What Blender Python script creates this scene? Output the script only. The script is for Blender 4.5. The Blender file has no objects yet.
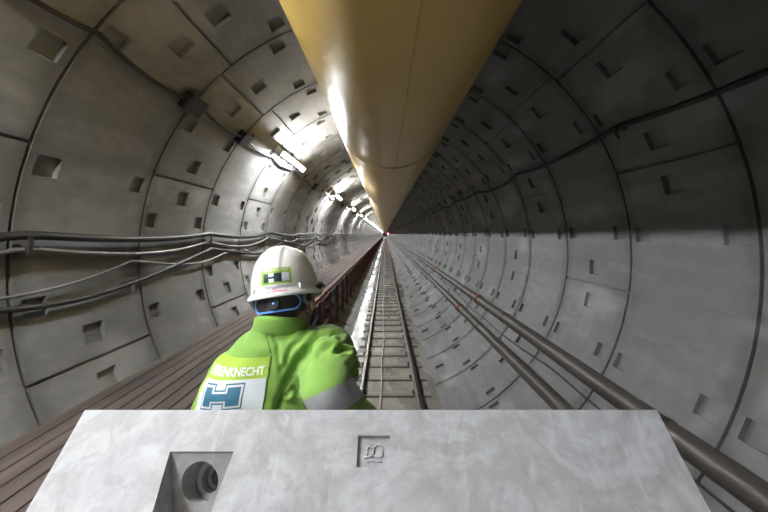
import bpy, bmesh, math, random
from mathutils import Vector, Matrix, noise
from mathutils.bvhtree import BVHTree
random.seed(4)
C = bpy.context.scene.collection
PI = math.pi
CAMZ = 2.44            # camera height above the rail tops
TC = 2.194             # height of the tunnel axis
R = 2.5                # inner radius of the lining
RW = 1.2               # ring width
Y0 = 3.46              # one ring joint
YB, YE = Y0 - 26 * RW, Y0 + 297 * RW

# ------------------------------------------------------------------ helpers
def link(name, me, mat=None, parent=None, smooth=False):
    o = bpy.data.objects.new(name, me)
    C.objects.link(o)
    if mat is not None:
        for m in (mat if isinstance(mat, (list, tuple)) else [mat]):
            me.materials.append(m)
    if parent is not None:
        o.parent = parent
    if smooth:
        for p in me.polygons: p.use_smooth = True
    return o

def obj(name, bm, mat=None, parent=None, smooth=False, angle=None):
    bmesh.ops.recalc_face_normals(bm, faces=bm.faces)
    me = bpy.data.meshes.new(name)
    bm.to_mesh(me); bm.free()
    o = link(name, me, mat, parent, smooth or angle is not None)
    if angle is not None:
        me.set_sharp_from_angle(angle=math.radians(angle))
    return o

def tag(o, label, cat, group=None):
    o['label'] = label; o['category'] = cat
    if group: o['group'] = group
    return o

def thing(name, label, cat, loc=(0, 0, 0), group=None):
    o = bpy.data.objects.new(name, None); C.objects.link(o)
    o.location = loc; o.empty_display_size = .1
    return tag(o, label, cat, group)

def copy_tree(o, parent=None):
    c = o.copy(); C.objects.link(c); c.parent = parent
    for ch in list(o.children): copy_tree(ch, c)
    return c

def box(bm, x0, x1, y0, y1, z0, z1, bev=0):
    r = bmesh.ops.create_cube(bm, size=1)
    M = Matrix.Translation(((x0+x1)/2, (y0+y1)/2, (z0+z1)/2)) @ Matrix.Diagonal((x1-x0, y1-y0, z1-z0, 1))
    bmesh.ops.transform(bm, matrix=M, verts=r['verts'])
    if bev:
        es = list({e for v in r['verts'] for e in v.link_edges})
        bmesh.ops.bevel(bm, geom=es, offset=bev, segments=2, affect='EDGES', profile=.6)

def frame_of(d):
    d = d.normalized()
    u = d.orthogonal().normalized()
    return u, d.cross(u).normalized()

def tube(bm, pts, rad, n=10, caps=True):
    pts = [Vector(p) for p in pts]
    rings = []; up = Vector((.123, .05, 1)).normalized()
    for i, p in enumerate(pts):
        d = (pts[min(i+1, len(pts)-1)] - pts[max(i-1, 0)]).normalized()
        u = (up - up.dot(d) * d)
        if u.length < .05:
            u = d.orthogonal()
        u.normalize(); v = d.cross(u)
        r = rad[i] if isinstance(rad, (list, tuple)) else rad
        rings.append([bm.verts.new(p + (u*math.cos(2*PI*k/n) + v*math.sin(2*PI*k/n)) * r) for k in range(n)])
    for a, b in zip(rings, rings[1:]):
        for k in range(n):
            bm.faces.new((a[k], a[(k+1) % n], b[(k+1) % n], b[k]))
    if caps:
        bm.faces.new(rings[0]); bm.faces.new(rings[-1])

def extrude_y(bm, prof, y0, y1, steps=1):
    ys = [y0 + (y1-y0)*i/steps for i in range(steps+1)]
    rows = [[bm.verts.new((x, y, z)) for x, z in prof] for y in ys]
    n = len(prof)
    for a, b in zip(rows, rows[1:]):
        for k in range(n):
            bm.faces.new((a[k], a[(k+1) % n], b[(k+1) % n], b[k]))
    bm.faces.new(rows[0]); bm.faces.new(rows[-1])

# ------------------------------------------------------------------ materials
def mat(name, col, rough=.6, metal=0., spec=None, emit=None, strength=0):
    m = bpy.data.materials.new(name); m.use_nodes = True
    b = m.node_tree.nodes['Principled BSDF']
    b.inputs['Base Color'].default_value = (*col, 1)
    b.inputs['Roughness'].default_value = rough
    b.inputs['Metallic'].default_value = metal
    if spec is not None: b.inputs['Specular IOR Level'].default_value = spec
    if emit:
        b.inputs['Emission Color'].default_value = (*emit, 1)
        b.inputs['Emission Strength'].default_value = strength
    return m

def nd(m, t, **kw):
    n = m.node_tree.nodes.new(t)
    for k, v in kw.items():
        if k in n.inputs.keys(): n.inputs[k].default_value = v
        else: setattr(n, k, v)
    return n

def ramp(m, src, stops):
    r = nd(m, 'ShaderNodeValToRGB')
    cr = r.color_ramp
    while len(cr.elements) < len(stops): cr.elements.new(.5)
    for e, (p, c) in zip(cr.elements, stops):
        e.position = p
        e.color = (*c, 1) if isinstance(c, (tuple, list)) else (c, c, c, 1)
    m.node_tree.links.new(src, r.inputs[0])
    return r.outputs[0]

def mixc(m, fac, a, b, blend='MIX'):
    x = m.node_tree.nodes.new('ShaderNodeMix'); x.data_type = 'RGBA'; x.blend_type = blend
    L = m.node_tree.links
    if isinstance(fac, (int, float)): x.inputs[0].default_value = fac
    else: L.new(fac, x.inputs[0])
    for s, i in ((a, 6), (b, 7)):
        if isinstance(s, (tuple, list)): x.inputs[i].default_value = (*s, 1)
        else: L.new(s, x.inputs[i])
    return x.outputs[2]

def noise_tex(m, scale=1, detail=6, rough=.55, stretch=(1, 1, 1), dist=0, off=(0, 0, 0)):
    tc = nd(m, 'ShaderNodeTexCoord'); mp = nd(m, 'ShaderNodeMapping')
    mp.inputs['Scale'].default_value = stretch; mp.inputs['Location'].default_value = off
    n = nd(m, 'ShaderNodeTexNoise'); n.inputs['Scale'].default_value = scale
    n.inputs['Detail'].default_value = detail; n.inputs['Roughness'].default_value = rough
    n.inputs['Distortion'].default_value = dist
    L = m.node_tree.links
    L.new(tc.outputs['Object'], mp.inputs[0]); L.new(mp.outputs[0], n.inputs['Vector'])
    return n.outputs['Fac']

def math_node(m, op, a, b=None):
    n = m.node_tree.nodes.new('ShaderNodeMath'); n.operation = op
    for i, s in enumerate((a, b)):
        if s is None: continue
        if isinstance(s, (int, float)): n.inputs[i].default_value = s
        else: m.node_tree.links.new(s, n.inputs[i])
    return n.outputs[0]

def finish(m, col=None, rough=None, bump=None, bstr=.2, bdist=.01):
    b = m.node_tree.nodes['Principled BSDF']; L = m.node_tree.links
    if col is not None: L.new(col, b.inputs['Base Color'])
    if rough is not None: L.new(rough, b.inputs['Roughness'])
    if bump is not None:
        n = nd(m, 'ShaderNodeBump'); n.inputs['Strength'].default_value = bstr
        n.inputs['Distance'].default_value = bdist
        L.new(bump, n.inputs['Height']); L.new(n.outputs[0], b.inputs['Normal'])
    return m

def mottled(name, c1, c2, scale=3, rough=.7, metal=0, stretch=(1, 1, 1), bstr=.15, bdist=.005, lo=.35, hi=.65):
    m = mat(name, c1, rough, metal)
    n = noise_tex(m, scale, 7, .6, stretch)
    return finish(m, ramp(m, n, [(lo, c1), (hi, c2)]), None, n, bstr, bdist)

def lining_material():
    m = mat('lining_concrete', (.4, .4, .38), .75)
    big = noise_tex(m, .9, 5, .6, (1, .45, 1))
    streak = noise_tex(m, 3.2, 6, .65, (1, .12, 1))
    fine = noise_tex(m, 14, 6, .6, (1, .6, 1))
    c = ramp(m, big, [(.3, (0.144, 0.144, 0.140)), (.7, (0.266, 0.266, 0.263))])
    c = mixc(m, ramp(m, streak, [(.42, 0), (.66, .55)]), c, (0.094, 0.093, 0.090))
    c = mixc(m, ramp(m, fine, [(.35, .35), (.6, 0)]), c, (0.108, 0.107, 0.103))
    # soft darker bands along the ring joints, edges broken by noise
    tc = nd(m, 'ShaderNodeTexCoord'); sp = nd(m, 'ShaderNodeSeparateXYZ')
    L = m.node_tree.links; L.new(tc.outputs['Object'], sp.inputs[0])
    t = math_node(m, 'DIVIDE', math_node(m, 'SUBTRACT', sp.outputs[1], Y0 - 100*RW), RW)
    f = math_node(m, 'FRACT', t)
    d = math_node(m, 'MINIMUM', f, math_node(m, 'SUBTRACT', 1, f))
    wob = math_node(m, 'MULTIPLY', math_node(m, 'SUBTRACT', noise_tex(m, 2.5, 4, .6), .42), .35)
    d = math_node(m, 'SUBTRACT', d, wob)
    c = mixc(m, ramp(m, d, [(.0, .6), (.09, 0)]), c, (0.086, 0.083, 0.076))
    # light scoured patches
    pt = noise_tex(m, 1.7, 3, .5, (1, .5, 1), off=(7, 3, 1))
    c = mixc(m, ramp(m, pt, [(.56, 0), (.68, .5)]), c, (0.360, 0.360, 0.360))
    return finish(m, c, ramp(m, big, [(.3, .55), (.7, .85)]), fine, .25, .01)

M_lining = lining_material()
M_duct = mat('yellow_duct_fabric', (.50, .33, .10), .34)
_n = noise_tex(M_duct, 1.6, 5, .6, (1, .25, 1)); _w = noise_tex(M_duct, 2.2, 3, .5, (1, .7, 1), off=(3, 1, 0))
finish(M_duct, ramp(M_duct, _n, [(.3, (.47, .305, .075)), (.7, (.62, .425, .13))]), ramp(M_duct, _n, [(.3, .28), (.7, .45)]), _w, .5, .03)
M_seam = mottled('duct_seam', (.45, .31, .11), (.55, .39, .15), 6, .5)
M_steel = mottled('galvanised_steel', (.25, .25, .25), (.4, .4, .4), 8, .4, .8)
M_darksteel = mottled('dark_steel', (.05, .047, .043), (.11, .10, .09), 6, .45, .6)
M_rail = mottled('rail_steel', (.055, .045, .038), (.12, .10, .085), 5, .5, .5, (1, .2, 1))
M_railtop = mottled('polished_rail', (.35, .34, .33), (.5, .49, .48), 5, .22, .9, (1, .15, 1))
M_redsteel = mottled('red_oxide_paint', (.11, .030, .024), (.20, .07, .055), 7, .55, 0)
M_deck = mottled('walkway_planks', (.052, .038, .033), (.130, .098, .086), 2.4, .8, 0, (3, .25, 1), .4, .01)
M_pipe = mottled('brown_pipe', (.060, .050, .042), (.115, .098, .083), 3, .45, .25, (1, .2, 1))
M_flange = mottled('rusty_coupling', (.20, .075, .035), (.36, .16, .085), 14, .65, .2)
M_black = mat('black_rubber', (.018, .018, .019), .42)
M_blackmat = mottled('black_cable', (.010, .010, .011), (.026, .025, .024), 5, .55)
M_greycable = mottled('grey_cable', (.12, .12, .12), (.22, .22, .21), 5, .4)
M_pale = mottled('pale_streak', (.42, .41, .37), (.6, .59, .55), 5, .35)
M_white = mat('white_enamel', (.75, .75, .73), .4)
M_tube = mat('lamp_tube', (1, 1, 1), .3, emit=(.95, .975, 1), strength=109)
M_red = mat('red_lamp_glass', (.6, .02, .04), .3, emit=(1, .05, .08), strength=14)

def bed_material():
    m = mat('track_bed_mud', (.2, .18, .14), .5)
    n = noise_tex(m, 2.2, 7, .62, (1, .4, 1)); w = noise_tex(m, 1.3, 4, .6, (1.2, .35, 1), off=(2, 9, 0))
    c = ramp(m, n, [(.3, (.17, .16, .135)), (.7, (.36, .34, .295))])
    return finish(m, c, ramp(m, w, [(.42, .12), (.6, .65)]), n, .3, .01)
M_bed = bed_material()
M_sleeper = mottled('sleeper_timber', (.14, .13, .11), (.24, .225, .19), 5, .55, 0, (.3, 2, 1))

def slab_material():
    m = mat('segment_concrete', (0.492, 0.492, 0.492), .6)
    a = noise_tex(m, 5, 7, .62, (1, 1, 1), .6); b = noise_tex(m, 26, 6, .6); b2 = noise_tex(m, 13, 8, .75, (1, 1, 1), 1.6, (4, 2, 7)); sc = noise_tex(m, 7, 6, .7, (2.2, .5, .5), .5, (1, 5, 2))
    c = ramp(m, a, [(.32, (0.223, 0.223, 0.226)), (.47, (0.358, 0.366, 0.389)), (.56, (0.275, 0.275, 0.278)), (.70, (0.389, 0.393, 0.405))])
    c = mixc(m, ramp(m, b2, [(.36, .45), (.47, 0)]), c, (0.203, 0.197, 0.194))
    c = mixc(m, ramp(m, b, [(.35, .3), (.5, 0)]), c, (0.230, 0.226, 0.223))
    c = mixc(m, ramp(m, b2, [(.58, 0), (.68, .5)]), c, (0.428, 0.452, 0.506))
    c = mixc(m, ramp(m, sc, [(.55, 0), (.62, .35)]), c, (0.436, 0.444, 0.467))
    c = mixc(m, ramp(m, sc, [(.36, .3), (.43, 0)]), c, (0.223, 0.217, 0.217))
    return finish(m, c, None, b, .2, .002)
M_slab = slab_material()

# ------------------------------------------------------------------ tunnel lining (the setting)
def build_lining():
    parts = {n: (bmesh.new(), {}) for n in ('wall_left', 'wall_right', 'ceiling', 'floor')}
    def which(mid):
        mid %= 360
        if 52 <= mid < 125: return 'ceiling'
        if 125 <= mid < 232: return 'wall_left'
        if 232 <= mid < 308: return 'floor'
        return 'wall_right'
    JA = [20, 46, 128.5, 198, 262, 322]
    JB = [47.7, 73, 131.7, 160, 226, 290, 352]
    nr = int(round((YE - YB) / RW))
    for r in range(nr):
        y0 = YB + r*RW
        J = JA if r % 2 == 1 else JB            # the ring 2.26-3.46 is type A
        near = -10 < y0 < 75
        br = set([0., 52., 125., 232., 308., 360.]); deps = []
        step = 4. if near else 7.5
        for i in range(int(360/step)): br.add(i*step)
        gj = .28
        for j in J:
            for e in (-gj, gj): br.add((j+e) % 360)
        pk = []
        if near:
            for i, j in enumerate(J):
                j2 = J[(i+1) % len(J)]; span = (j2 - j) % 360
                n = max(1, int(span // 21))
                for k in range(n):
                    a = (j + span*(k+.5)/n) % 360
                    pk.append((a-1.7, a+1.7, 0))
                for e in (-4.6, 4.6):
                    a = (j+e) % 360; pk.append((a-1.9, a+1.9, 1))
            for a0, a1, _ in pk:
                br.add(a0 % 360); br.add(a1 % 360)
        br = sorted(br)
        out = [br[0]]
        for b in br[1:]:
            if b - out[-1] < .12: continue
            out.append(b)
        br = out
        ss = [0, .014, .07, .25, .50, .70, .95, 1.13, RW-.014, RW] if near else [0, .02, RW-.02, RW]
        def inb(m, a0, a1): return ((m - a0) % 360) < ((a1 - a0) % 360)
        na, ns = len(br)-1, len(ss)-1
        D = [[0.]*ns for _ in range(na)]
        for i in range(na):
            m = (br[i]+br[i+1])/2
            joint = any(inb(m, j-gj, j+gj) for j in J)
            kinds = [k for a0, a1, k in pk if inb(m, a0, a1)]
            for s in range(ns):
                if s in (0, ns-1): D[i][s] = .03; continue
                if joint: D[i][s] = .028; continue
                if kinds:
                    if 0 in kinds and (s in (2, 6)): D[i][s] = .04
                    elif 1 in kinds and s == 4: D[i][s] = .04
        for i in range(na):
            bm, cache = parts[which((br[i]+br[i+1])/2)]
            def V(ii, s, d):
                k = (r + (1 if s == ns else 0), 0 if s == ns else s, round(br[ii % na if ii != na else 0], 3), d)
                k = (round(y0 + ss[s], 3), round(br[ii] % 360, 3), round(d, 4))
                v = cache.get(k)
                if v is None:
                    a = math.radians(br[ii]); rr = R + d
                    v = cache[k] = bm.verts.new((rr*math.cos(a), y0+ss[s], TC + rr*math.sin(a)))
                return v
            def W(ii, s, d):
                a = math.radians(br[ii]); rr = R + d
                return bm.verts.new((rr*math.cos(a), y0+ss[s], TC + rr*math.sin(a)))
            for s in range(ns):
                d = D[i][s]
                f = bm.faces.new((V(i, s, d), V(i, s+1, d), V(i+1, s+1, d), V(i+1, s, d))); f.smooth = True
                dn = D[(i+1) % na][s]
                if abs(dn - d) > 1e-6:
                    bm.faces.new((W(i+1, s, d), W(i+1, s+1, d), W(i+1, s+1, dn), W(i+1, s, dn)))
                if s+1 < ns and abs(D[i][s+1] - d) > 1e-6:
                    dn = D[i][s+1]
                    bm.faces.new((W(i, s+1, d), W(i, s+1, dn), W(i+1, s+1, dn), W(i+1, s+1, d)))
    for n, (bm, _) in parts.items():
        me = bpy.data.meshes.new(n); bm.to_mesh(me); bm.free()
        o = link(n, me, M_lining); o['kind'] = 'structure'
build_lining()

bm = bmesh.new()
zb = -.155
hw = math.sqrt(R*R - (TC-zb)**2)
extrude_y(bm, [(-hw-.02, zb), (hw+.02, zb), (hw*.6, zb-.12), (-hw*.6, zb-.12)], YB, YE, 60)
o = obj('track_bed', bm, M_bed); o['kind'] = 'structure'
bm = bmesh.new()
bmesh.ops.create_circle(bm, cap_ends=True, segments=48, radius=R+.1, matrix=Matrix.Translation((0, YE, TC)) @ Matrix.Rotation(PI/2, 4, 'X'))
r_ = bmesh.ops.extrude_face_region(bm, geom=bm.faces[:])
bmesh.ops.translate(bm, vec=(0, .3, 0), verts=[v for v in r_['geom'] if isinstance(v, bmesh.types.BMVert)])
o = obj('wall_far', bm, M_lining); o['kind'] = 'structure'

ORD = ['first', 'second', 'third', 'fourth', 'fifth', 'sixth', 'seventh', 'eighth', 'ninth', 'tenth']

# ------------------------------------------------------------------ ventilation duct
DX, DZ, DR = .08, CAMZ + 1.483, .68
duct = thing('ventilation_duct', 'long yellow fabric ventilation duct hanging along the crown of the tunnel', 'ventilation duct', (DX, 0, DZ))
def duct_mesh():
    bm = bmesh.new(); n = 48
    ys = []
    y = YB + .3
    while y < YE - 1:
        ys.append(y); y += .3 if y < 30 else (.6 if y < 80 else 1.5)
    rows = []
    for y in ys:
        t = ((y - 4.2) / 6.0) % 1.0; e = min(t, 1-t)*6.0
        pin = .014*math.exp(-(e/.08)**2)
        row = []
        for k in range(n):
            a = 2*PI*k/n
            w = .006*math.sin(y*1.7 + 2*math.sin(a)) + .005*noise.noise(Vector((math.cos(a)*1.5, y*.5, math.sin(a)*1.5)))
            rr = DR - pin + w
            row.append(bm.verts.new((rr*math.cos(a), y, rr*math.sin(a))))
        rows.append(row)
    for a, b in zip(rows, rows[1:]):
        for k in range(n):
            bm.faces.new((a[k], a[(k+1) % n], b[(k+1) % n], b[k]))
    return bm
obj('fabric_tube', duct_mesh(), M_duct, duct, smooth=True)
def ring_band(rad, w, th, n=40):
    bm = bmesh.new(); prof = [(rad, -w/2), (rad+th, -w/2*.8), (rad+th, w/2*.8), (rad, w/2)]
    rows = [[bm.verts.new((p*math.cos(2*PI*k/n), q, p*math.sin(2*PI*k/n))) for p, q in prof] for k in range(n)]
    for i in range(n):
        a, b = rows[i], rows[(i+1) % n]
        for k in range(4): bm.faces.new((a[k], a[(k+1) % 4], b[(k+1) % 4], b[k]))
    return bm
cb = obj('coupling_band', ring_band(DR-.012, .05, .018), M_seam, duct, smooth=False)
cb.location = (0, 4.2, 0)
for k in range(1, 28):
    c = cb.copy(); C.objects.link(c); c.parent = duct; c.location = (0, 4.2+6*k, 0)
bm = bmesh.new()   # welded seam strip along the underside
a = math.radians(-86)
tube(bm, [((DR+.003)*math.cos(a), y, (DR+.003)*math.sin(a)) for y in [YB+.4+i*1.0 for i in range(int(YE-YB-2))]], .006, 6)
obj('welded_seam', bm, M_seam, duct)
bm = bmesh.new()
tube(bm, [(-.03, YB+.4, DR+.05), (-.03, YE-2, DR+.05)], .008, 6)
obj('suspension_wire', bm, M_steel, duct)
hk = bmesh.new(); tube(hk, [(-.03, 0, DR-.01), (-.03, 0, DR+.09)], .007, 6)
h0 = obj('hanger_hook', hk, M_steel, duct); h0.location = (0, 1.8, 0)
for k in range(1, 30):
    c = h0.copy(); C.objects.link(c); c.parent = duct; c.location = (0, 1.8+2.4*k, 0)

# ------------------------------------------------------------------ fluorescent lamps on the left shoulder of the lining
LA = math.atan2(CAMZ + 1.46 - TC, -1.83)
def lamp():
    t = thing('tunnel_lamp', '', 'lamp')
    # local frame: y along the tunnel, +z pointing from the wall to the tunnel axis
    bm = bmesh.new(); box(bm, -.042, .042, -.76, .76, .10, .135, .006); obj('housing', bm, M_white, t)
    bm = bmesh.new()
    n = 10
    tube(bm, [(0, -.735+1.47*i/6, .175) for i in range(7)], .026, n); obj('fluorescent_tube', bm, M_tube, t, smooth=True)
    for s in (-1, 1):
        bm = bmesh.new(); box(bm, -.05, .05, s*.76-.018, s*.76+.018, .09, .22, .008); obj('end_cap', bm, M_white, t)
        bm = bmesh.new(); box(bm, -.02, .02, s*.5-.02, s*.5+.02, -.01, .125); obj('mounting_clip', bm, M_steel, t)
    return t
lamp0 = lamp()
lx, lz = R*math.cos(LA), TC + R*math.sin(LA)
nrm = Vector((-math.cos(LA), 0, -math.sin(LA)))
Ml = Matrix((( nrm.z, 0, nrm.x), (0, 1, 0), (-nrm.x, 0, nrm.z))).to_4x4()
k = 0
for i in range(-4, 61):
    y = 6.3 + 6*(i-1) + 0
    if y > YE-2: break
    l = lamp0 if i == -4 else copy_tree(lamp0)
    l.matrix_world = Matrix.Translation((lx, y, lz)) @ Ml
    n = i - 1
    if n < 0: lab = 'white fluorescent batten lamp on the wall beside or behind the concrete slab'
    elif n == 0: lab = 'nearest glowing white tube lamp, on the upper left wall above the helmet'
    elif n < 6: lab = f'glowing white tube lamp, {ORD[n]} along the upper left wall from the near end'
    else: lab = 'tiny glowing lamp beyond the sixth, in the far run of lamps along the left wall'
    tag(l, lab, 'lamp', 'tube lamps along the left wall')

# ------------------------------------------------------------------ walkway in 6 m sections
WX0, WX1, WZ = -2.285, -1.29, CAMZ - 1.265
def invert_z(x): return TC - math.sqrt(R*R - x*x)
def section():
    t = thing('walkway_section', '', 'walkway')
    bm = bmesh.new(); nb = 8; w = (WX1 - .03 - WX0)/nb
    for i in range(nb):
        box(bm, WX0+i*w+.006, WX0+(i+1)*w-.006, .004, 5.996, WZ-.045, WZ, .004)
    obj('plank_deck', bm, M_deck, t)
    bm = bmesh.new(); box(bm, WX1-.028, WX1, 0, 6, WZ-.075, WZ+.012); box(bm, WX1-.03, WX1+.02, 0, 6, WZ-.08, WZ-.07)
    obj('edge_beam', bm, M_redsteel, t)
    for k in range(5):
        y = .6 + 1.2*k
        bm = bmesh.new(); zf = invert_z(WX1)
        box(bm, WX1-.02, WX1+.02, y-.03, y+.03, zf+.0, WZ-.1)
        box(bm, WX1-.035, WX1+.035, y-.004, y+.004, zf+.0, WZ-.1)
        obj('post', bm, M_redsteel, t)
        bm = bmesh.new(); xw = -math.sqrt(R*R-(WZ-.1-TC)**2)
        box(bm, xw+.01, WX1-.03, y-.03, y+.03, WZ-.1, WZ-.047)
        obj('cross_bearer', bm, M_redsteel, t)
    bm = bmesh.new()
    for dz in (.6,): tube(bm, [(WX1-.005, .01, WZ-dz), (WX1-.005, 5.99, WZ-dz)], .014, 6)
    obj('lower_rail', bm, M_redsteel, t)
    return t
sec0 = section()
for i in range(-1, 29):
    y = .25 + 6*i
    s = sec0 if i == -1 else copy_tree(sec0)
    s.location = (0, y, 0)
    if i <= -1: lab = 'plank walkway section behind the viewpoint on the left side'
    elif i == 0: lab = 'nearest plank walkway section, dark boards left of the green jacket and slab'
    elif i < 7: lab = f'plank walkway section on red posts, {ORD[i]} along the left wall from the near end'
    else: lab = 'tiny far walkway section on dark red posts, beyond the seventh from the near end'
    tag(s, lab, 'walkway', 'walkway sections along the left wall')

# ------------------------------------------------------------------ track
TX, G = .076, .45
def railprof(x):
    p = [(-.05, -.12), (-.05, -.11), (-.012, -.098), (-.008, -.085), (-.008, -.035), (-.026, -.024), (-.026, -.004), (-.021, 0),
         (.021, 0), (.026, -.004), (.026, -.024), (.008, -.035), (.008, -.085), (.012, -.098), (.05, -.11), (.05, -.12)]
    return [(x+a, b) for a, b in p]
for s, w in ((-1, 'left'), (1, 'right')):
    bm = bmesh.new(); extrude_y(bm, railprof(TX+s*G), YB, YE-.5, 1)
    r = obj('steel_rail', bm, [M_rail, M_railtop])
    for p in r.data.polygons:
        if p.normal.z > .8 and p.center.z > -.006: p.material_index = 1
    tag(r, f'{"left" if s < 0 else "right"} dark steel rail of the narrow track, the one nearer the {"red posts" if s < 0 else "pipes"}', 'rail', 'rails of the tunnel track')
def sleeper():
    bm = bmesh.new(); box(bm, TX-.66, TX+.66, -.09, .09, -.19, -.125, .008)
    return obj('sleeper', bm, M_sleeper)
def clip(x):
    bm = bmesh.new(); box(bm, x-.09, x+.09, -.06, .06, -.1255, -.1203, .002)
    for s in (-1, 1):
        for q in (-1, 1):
            bmesh.ops.create_cone(bm, cap_ends=True, segments=6, radius1=.013, radius2=.013, depth=.025, matrix=Matrix.Translation((x+s*.07, q*.03, -.10)))
    return bm
sl = sleeper()
c1 = obj('base_plate', clip(TX-G), M_darksteel, sl); c2 = obj('base_plate', clip(TX+G), M_darksteel, sl)
bare = None
for i in range(286):
    y = 4.3 + .6*i
    if i == 0: s = sl
    elif i < 40: s = copy_tree(sl)
    else:
        s = sl.copy(); C.objects.link(s)
    s.location = (0, y, 0)
    tag(s, 'dark timber sleeper lying across the track bed under the two rails', 'sleeper', 'sleepers under the rails')

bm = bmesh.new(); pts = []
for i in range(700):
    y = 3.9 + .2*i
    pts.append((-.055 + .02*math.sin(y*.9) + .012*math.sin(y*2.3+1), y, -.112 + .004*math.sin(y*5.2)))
tube(bm, pts, .012, 6)  # wavy pale tube drawn as the streak between the rails
tag(obj('streak_tube', bm, M_pale, smooth=True), 'thin pale streak running over the sleepers between the two rails', 'hose')

# ------------------------------------------------------------------ pipes on the lower right wall
def pipe_run(cx, cz, rad, y0, which, grp):
    L = 6.3
    t = thing('service_pipe', '', 'pipe')
    bm = bmesh.new(); tube(bm, [(0, .01, 0), (0, L-.058, 0)], rad, 24, caps=False)
    tube(bm, [(0, L-.058, 0), (0, .01, 0)], rad-.008, 24, caps=False)
    obj('pipe_barrel', bm, M_pipe, t, angle=40)
    bm = bmesh.new(); tube(bm, [(0, -.055, 0), (0, -.05, 0), (0, .05, 0), (0, .055, 0)], [rad+.004, rad+.022, rad+.022, rad+.004], 24)
    for s in (-1, 1):
        box(bm, s*(rad+.03)-.018, s*(rad+.03)+.018, -.04, .04, -.014, .014, .004)
    fl = obj('coupling', bm, M_flange, t, angle=30)
    # bracket reaching from the pipe to the lining
    d = Vector((cx, 0, cz-TC)).normalized(); gap = R - math.hypot(cx, cz-TC)
    for yb in (1.3, 4.6):
        bm = bmesh.new()
        tube(bm, [d*(rad*.9) + Vector((0, yb, 0)), d*(gap+.02) + Vector((0, yb, 0))], .02, 8)
        prof = []
        for k in range(24):
            pass
        tube(bm, [(0, yb-.02, 0), (0, yb+.02, 0)], rad+.006, 24)
        obj('bracket', bm, M_darksteel, t, angle=40)
    n0 = -2
    for i in range(n0, 27):
        p = t if i == n0 else copy_tree(t)
        p.location = (cx, y0 + L*i, cz)
        if i < -1: lab = f'{which} brown pipe length running behind the concrete slab on the right'
        elif i < 4: lab = f'{which} brown pipe length, {ORD[i+1]} from the near end, ending at a rusty coupling'
        else: lab = f'{which} brown pipe, one of its tiny lengths beyond the fifth coupling'
        tag(p, lab, 'pipe', grp)
pipe_run(2.06, CAMZ-1.44, .088, 7.5, 'upper', 'upper pipe lengths on the right wall')
pipe_run(1.815, CAMZ-1.785, .083, 8.2, 'lower', 'lower pipe lengths on the right wall')

# ------------------------------------------------------------------ cables
def wallpt(ang, y, off):
    return ((R-off)*math.cos(ang), y, TC + (R-off)*math.sin(ang))
def cable(h, rad, off, sag, period, phase, material, label, left=True, wig=.0, yend=150, y0=-6, hs=None, step=.15):
    pts = []; y = y0
    while y < yend:
        t = ((y - phase)/period) % 1
        s = sag*4*t*(1-t)
        w = wig*noise.noise(Vector((y*.6, phase*3, 0)))
        hh = h + (hs(y) if hs else 0) - s + w
        z = CAMZ + hh
        rr = R - off
        x = math.sqrt(max(.01, rr*rr - (z-TC)**2)) * (-1 if left else 1)
        pts.append((x, y, z)); y += step if y < 40 else step*2
    bm = bmesh.new(); tube(bm, pts, rad, 8)
    return tag(obj('wall_cable', bm, material, smooth=True), label, 'cable', 'cables along the tunnel walls')
cable(.02, .031, .07, .055, 2.4, 2.3, M_blackmat, 'thick black cable sagging along the left wall at helmet height, topmost of the bundle', hs=lambda y: -.06*math.exp(-max(y, 0)/2.2), wig=.05)
cable(-.09, .017, .06, .10, 2.4, 2.3, M_greycable, 'thin grey cable looping just below the thick black one on the left wall', wig=.09)
cable(-.17, .021, .05, .16, 3.6, 1.2, M_blackmat, 'lower black cable dropping in deep loops below the left wall bundle', hs=lambda y: -.26*math.exp(-max(y-1, 0)/2.6), wig=.12)
cable(-.24, .013, .05, .12, 2.4, .9, M_greycable, 'lowest thin grey cable of the left wall bundle', hs=lambda y: -.12*math.exp(-max(y, 0)/3), wig=.12)
cable(1.32, .018, .05, .05, 1.2, 3.46, M_blackmat, 'black cable clipped along the upper left wall below the lamps', yend=120, wig=.02)
cable(.98, .024, .06, .07, 2.4, 3.1, M_blackmat, 'black cable sagging along the shaded upper right wall', left=False, wig=.05)
# hooks and clips
def hooks(ang, ys, label, grp, size=.05, name='cable_hook'):
    bm = bmesh.new()
    tube(bm, [(0, 0, -.02), (0, 0, .06), (0, 0, .10)], .01, 6)
    box(bm, -size, size, -.02, .02, -.01, .02, .004)
    box(bm, -size*2.6, size, -.016, .016, .098, .108)
    h = obj(name, bm, M_darksteel)
    for i, y in enumerate(ys):
        c = h if i == 0 else h.copy()
        if i: C.objects.link(c)
        n = Vector((-math.cos(ang), 0, -math.sin(ang)))
        M = Matrix(((n.z, 0, n.x), (0, 1, 0), (-n.x, 0, n.z))).to_4x4()
        c.matrix_world = Matrix.Translation((R*math.cos(ang), y, TC+R*math.sin(ang))) @ M
        tag(c, label, 'hook', grp)
aL = math.atan2(CAMZ-.10-TC, -math.sqrt(R*R-(CAMZ-.10-TC)**2))
hooks(aL, [2.3+2.4*k for k in range(18)], 'dark steel hook carrying the cable bundle on the left wall', 'hooks of the left cable bundle', .032)
aR = math.atan2(CAMZ+.98-TC, math.sqrt(R*R-(CAMZ+.98-TC)**2))
hooks(aR, [3.1+2.4*k for k in range(18)], 'dark steel hook carrying the cable on the upper right wall', 'hooks of the right cable', .03)
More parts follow.
